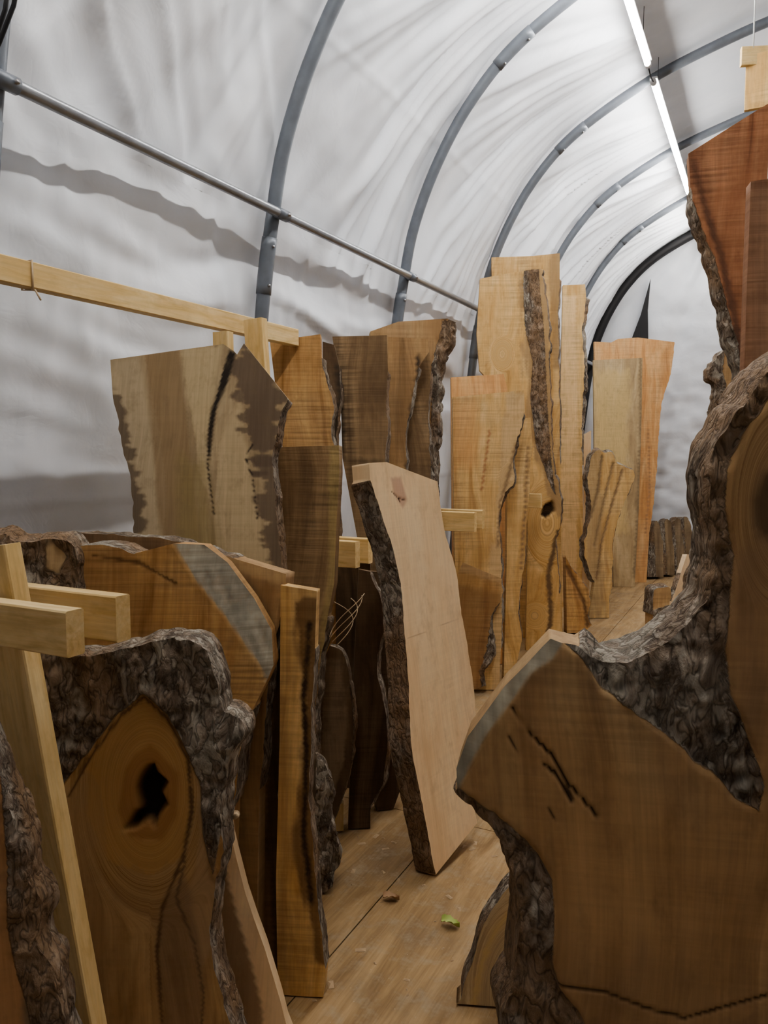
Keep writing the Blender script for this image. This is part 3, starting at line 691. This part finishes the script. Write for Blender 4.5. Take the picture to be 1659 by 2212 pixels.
# ---------------------------------------------------------------- right side
slab('pale_offcut_slab',FL(1443,1405),60,6,.04,'pale',
 [(1484,1197),(1500,1200),(1490,1280,.01),(1468,1345,.01),(1450,1408),(1440,1405),(1450,1300,.01),(1470,1240,.01)],step=.02)
slab('dark_live_edge_slab',D(1530,4.9),20,6,.08,'brown',
 [(1545,1120,.02),(1518,1170,.02),(1500,1215,.02),(1482,1300,.02),(1476,1340,.02),(1470,1500),(1640,1500),(1640,1120)],
 [('bark',[(1440,1100),(1530,1100),(1525,1200),(1500,1300),(1500,1500),(1440,1500)],0),('line',[(1520,1210),(1505,1290),(1490,1350)],.02,(.5,.36,.22),0)],step=.02,rough=1.6)
slab('upright_split_log',FL(1430,1400),30,2,.14,'brown',
 [(1412,1275,.01),(1430,1268,.01),(1450,1272,.01),(1450,1330,.02),(1448,1402),(1408,1402),(1410,1330,.02)],
 [('bark',[(1400,1320),(1460,1300),(1460,1420),(1400,1420)],0)],step=.02,rough=1.6)
slab('twisted_bark_slab',D(1570,3.6),20,3,.06,'brown',
 [(1580,745,.01),(1548,778,.01),(1532,812,.01),(1548,845,.01),(1536,890,.01),(1548,940,.01),(1555,1000,.01),(1550,1100,.01),(1545,1300,.01),(1540,1700),(1660,1700),(1660,745)],
 [('bark',[(1500,700),(1570,700),(1560,800),(1580,900),(1560,960),(1500,960)],0)],step=.014,rough=2.2)
slab('reddish_slab',D(1560,2.7),10,3,.07,'red',
 [(1487,332),(1556,288),(1640,235),(1700,200),(1720,900),(1700,2000),(1640,2000),(1625,1200),(1616,900,.012),(1600,850,.012),(1585,780,.012),(1570,720,.012),(1550,640,.012),(1528,560,.012),(1506,480,.012),(1492,410,.012)],
 [('line',[(1497,350),(1530,470),(1560,560),(1590,700),(1600,800)],.010,(.12,.065,.045),.001),
  ('bark',[(1480,400),(1510,470),(1545,560),(1568,650),(1592,740),(1608,880),(1560,900),(1480,600)],.005),
  ('poly',[(1480,330),(1510,320),(1560,520),(1600,700),(1560,560)],(.2,.09,.05),.5,.02,.02)],step=.012,rough=1.5)
slab('reddish_slab',D(1650,1.75),16,2,.04,'red',
 [(1622,392),(1700,380),(1760,380),(1760,2400),(1605,2400),(1606,850),(1614,600)],
 [('poly',[(1600,380),(1800,380),(1800,1000),(1600,1000)],(.50,.33,.22),.6,.05,.01)],step=.02)
pq=D(1668,2.3); tube('steel_support_pole',[(pq.x,pq.y,0),(pq.x,pq.y,3.85)],.045,STEEL)
slab('forked_foreground_slab',D(1320,1.16),16,3,.11,'brown',
 [(1190,1384),(1250,1398,.02),(1290,1425,.02),(1340,1432,.02),(1420,1402,.02),(1490,1350,.02),(1535,1290,.02),(1555,1210,.02),(1543,1120,.02),(1538,1040,.02),(1558,950,.02),(1610,880,.02),(1660,800,.02),(1740,740,.02),(1850,700),(2000,700),(2000,3300),(1150,3300),(1130,2500,.02),(1085,2212,.02),(1110,2150,.02),(1118,2050,.02),(1112,1900,.02),(1090,1832,.02),(1040,1775,.02),(988,1712,.01),(984,1668),(1008,1600),(1090,1488)],
 [('poly',[(1130,1560),(1500,1700),(1660,1800),(1660,2100),(1250,2150),(1150,1850)],(.43,.265,.13),.55,.08,.03),
  ('poly',[(1300,1560),(1420,1600),(1560,1720),(1540,1800),(1350,1700)],(.34,.25,.155),.5,.05,.03),
  ('poly',[(1230,1820),(1330,1850),(1380,2000),(1300,2060),(1230,1980)],(.50,.32,.165),.5,.05,.04),
  ('poly',[(1450,1850),(1560,1880),(1600,2050),(1500,2080)],(.31,.18,.09),.45,.05,.04),
  ('poly',[(1200,2050),(1700,2100),(1700,2500),(1200,2500)],(.27,.175,.10),.55,.05,.03),
  ('poly',[(1560,1180),(1660,1180),(1660,1600),(1610,1560)],(.31,.2,.12),.6,.03,.01),
  ('facet',[(1230,1372),(1195,1425),(1150,1455),(1104,1520),(1050,1592),(1012,1665),(986,1722),(900,1700),(1000,1400),(1190,1300)],.9,GREYC,.95),
  ('line',[(1108,1528),(1140,1580),(1190,1630),(1225,1690),(1270,1740),(1292,1765)],.0020,(.03,.019,.014),.006),
  ('line',[(1175,1650),(1200,1672),(1235,1730)],.0035,(.03,.019,.014),.005),
  ('line',[(1098,1590),(1130,1640),(1180,1730),(1205,1790)],.0013,(.1,.065,.04),.002),
  ('line',[(1200,2130),(1300,2140),(1400,2180),(1480,2200),(1660,2150)],.0022,(.08,.05,.03),.003),
  ('bark',[(1205,1360),(1215,1395),(1250,1420),(1300,1480),(1345,1525),(1400,1560),(1480,1620),(1530,1670),(1590,1725),(1640,1752),(1650,1700),(1620,1600),(1580,1500),(1566,1400),(1578,1300),(1590,1200),(1572,1100),(1578,1020),(1610,940),(1665,860),(1800,760),(1500,700),(1400,1300)],.014),
  ('bark',[(960,1700),(1000,1706),(1060,1752),(1110,1790),(1160,1850),(1192,1900),(1196,1980),(1190,2080),(1205,2140),(1250,2190),(1300,2260),(1330,2500),(900,2500),(900,1700)],.014),
  ('poly',[(1700,1000),(1645,1020),(1622,1080),(1635,1160),(1700,1210),(1760,1100)],(.10,.065,.042),.8,.012,.006)],
 step=.0055,knots=[(1690,1095,60,120)],rough=1.0,warp=2.6,K=6)
slab('round_end_grain_slab',D(1080,1.95),20,5,.07,'grey',
 [(1112,1912,.004),(1075,1950,.004),(1045,2000,.004),(1015,2090,.004),(995,2160,.004),(985,2280),(1150,2290),(1140,2000,.004)],
 [('line',[(1112,1960),(1070,2010),(1040,2080),(1018,2200)],.008,(.58,.43,.22),0)],step=.012,knots=[(1120,2150,60,110)],rough=.5)
e=empty('hanging_wood_crate')
c=wp(1605,180,4.4)
lumber('board',c+Vector((-.0,0,-.15)),c+Vector((0,0,.14)),.13,.03,up=Vector((0,1,0)),mat='honey',parent=e)
lumber('cross_board',c+Vector((-.09,-.03,.13)),c+Vector((.3,.12,.13)),.03,.10,mat='pine',parent=e)
tube('rope',[c+Vector((-.03,-.02,.17)),c+Vector((-.03,-.02,.50))],.004,WH,e,6)
tube('rope',[c+Vector((.06,0,.17)),c+Vector((.06,0,.55))],.004,WH,e,6)
e=empty('hanging_cable')
tube('cable_a',[wp(85,-60,1.7),wp(68,20,1.7),wp(35,100,1.7),wp(0,165,1.7),wp(-60,210,1.7)],.005,BLACK,e,8)
tube('cable_b',[wp(65,-60,1.72),wp(50,30,1.72),wp(20,110,1.72),wp(-20,190,1.72)],.005,BLACK,e,8)
def leaf(name,p,col,L,ang):
    m=simple(name+'_surface',col,.6); vs=[];fs=[]
    for i in range(9):
        t=i/8; wd=L*.33*math.sin(math.pi*min(1,t*.95+.05))**.7*(1+.25*math.sin(i*2.4))
        for j in range(5):
            q=(j-2)/2; x=(t-.5)*L; y=q*wd; z=.004+abs(q)**1.5*L*.22+.10*L*math.sin(t*5+q)+.1*L
            vs.append((p.x+x*math.cos(ang)-y*math.sin(ang),p.y+x*math.sin(ang)+y*math.cos(ang),max(.003,z)))
    for i in range(8):
        for j in range(4): a=i*5+j; fs.append((a,a+1,a+6,a+5))
    mk(name,vs,fs,m)
leaf('dry_leaf',FL(845,1946),(.42,.26,.14),.055,.4)
leaf('green_leaf',FL(973,2002),(.42,.5,.14),.06,.1)
e=empty('curled_twigs')
for k in range(4):
    pts=[]
    for i in range(14):
        t=i/13; pts.append(wp(720+18*k*.5+40*math.sin(t*3+k*.6),1300+95*t-6*k,2.5)+Vector((0,.02*math.sin(6*t+k),0)))
    tube('twig',pts,.0014,TWIG,e,6)
V=[];F=[]
rs=random.Random(3)
for i in range(420):
    x=rs.uniform(-1.7,-.2); y=rs.uniform(1.2,7); s=rs.uniform(.002,.008); a=rs.uniform(0,3.14); i0=len(V)
    dx,dy_=math.cos(a)*s*2,math.sin(a)*s*2; ex,ey=-math.sin(a)*s,math.cos(a)*s
    V+=[(x-dx-ex,y-dy_-ey,.001),(x+dx-ex,y+dy_-ey,.001),(x+dx+ex,y+dy_+ey,.001),(x-dx+ex,y-dy_+ey,.001),(x,y,.004)]
    F+=[(i0,i0+1,i0+4),(i0+1,i0+2,i0+4),(i0+2,i0+3,i0+4),(i0+3,i0,i0+4)]
mk('wood_chips',V,F,simple('chip_wood',(.42,.30,.18),.8),False)
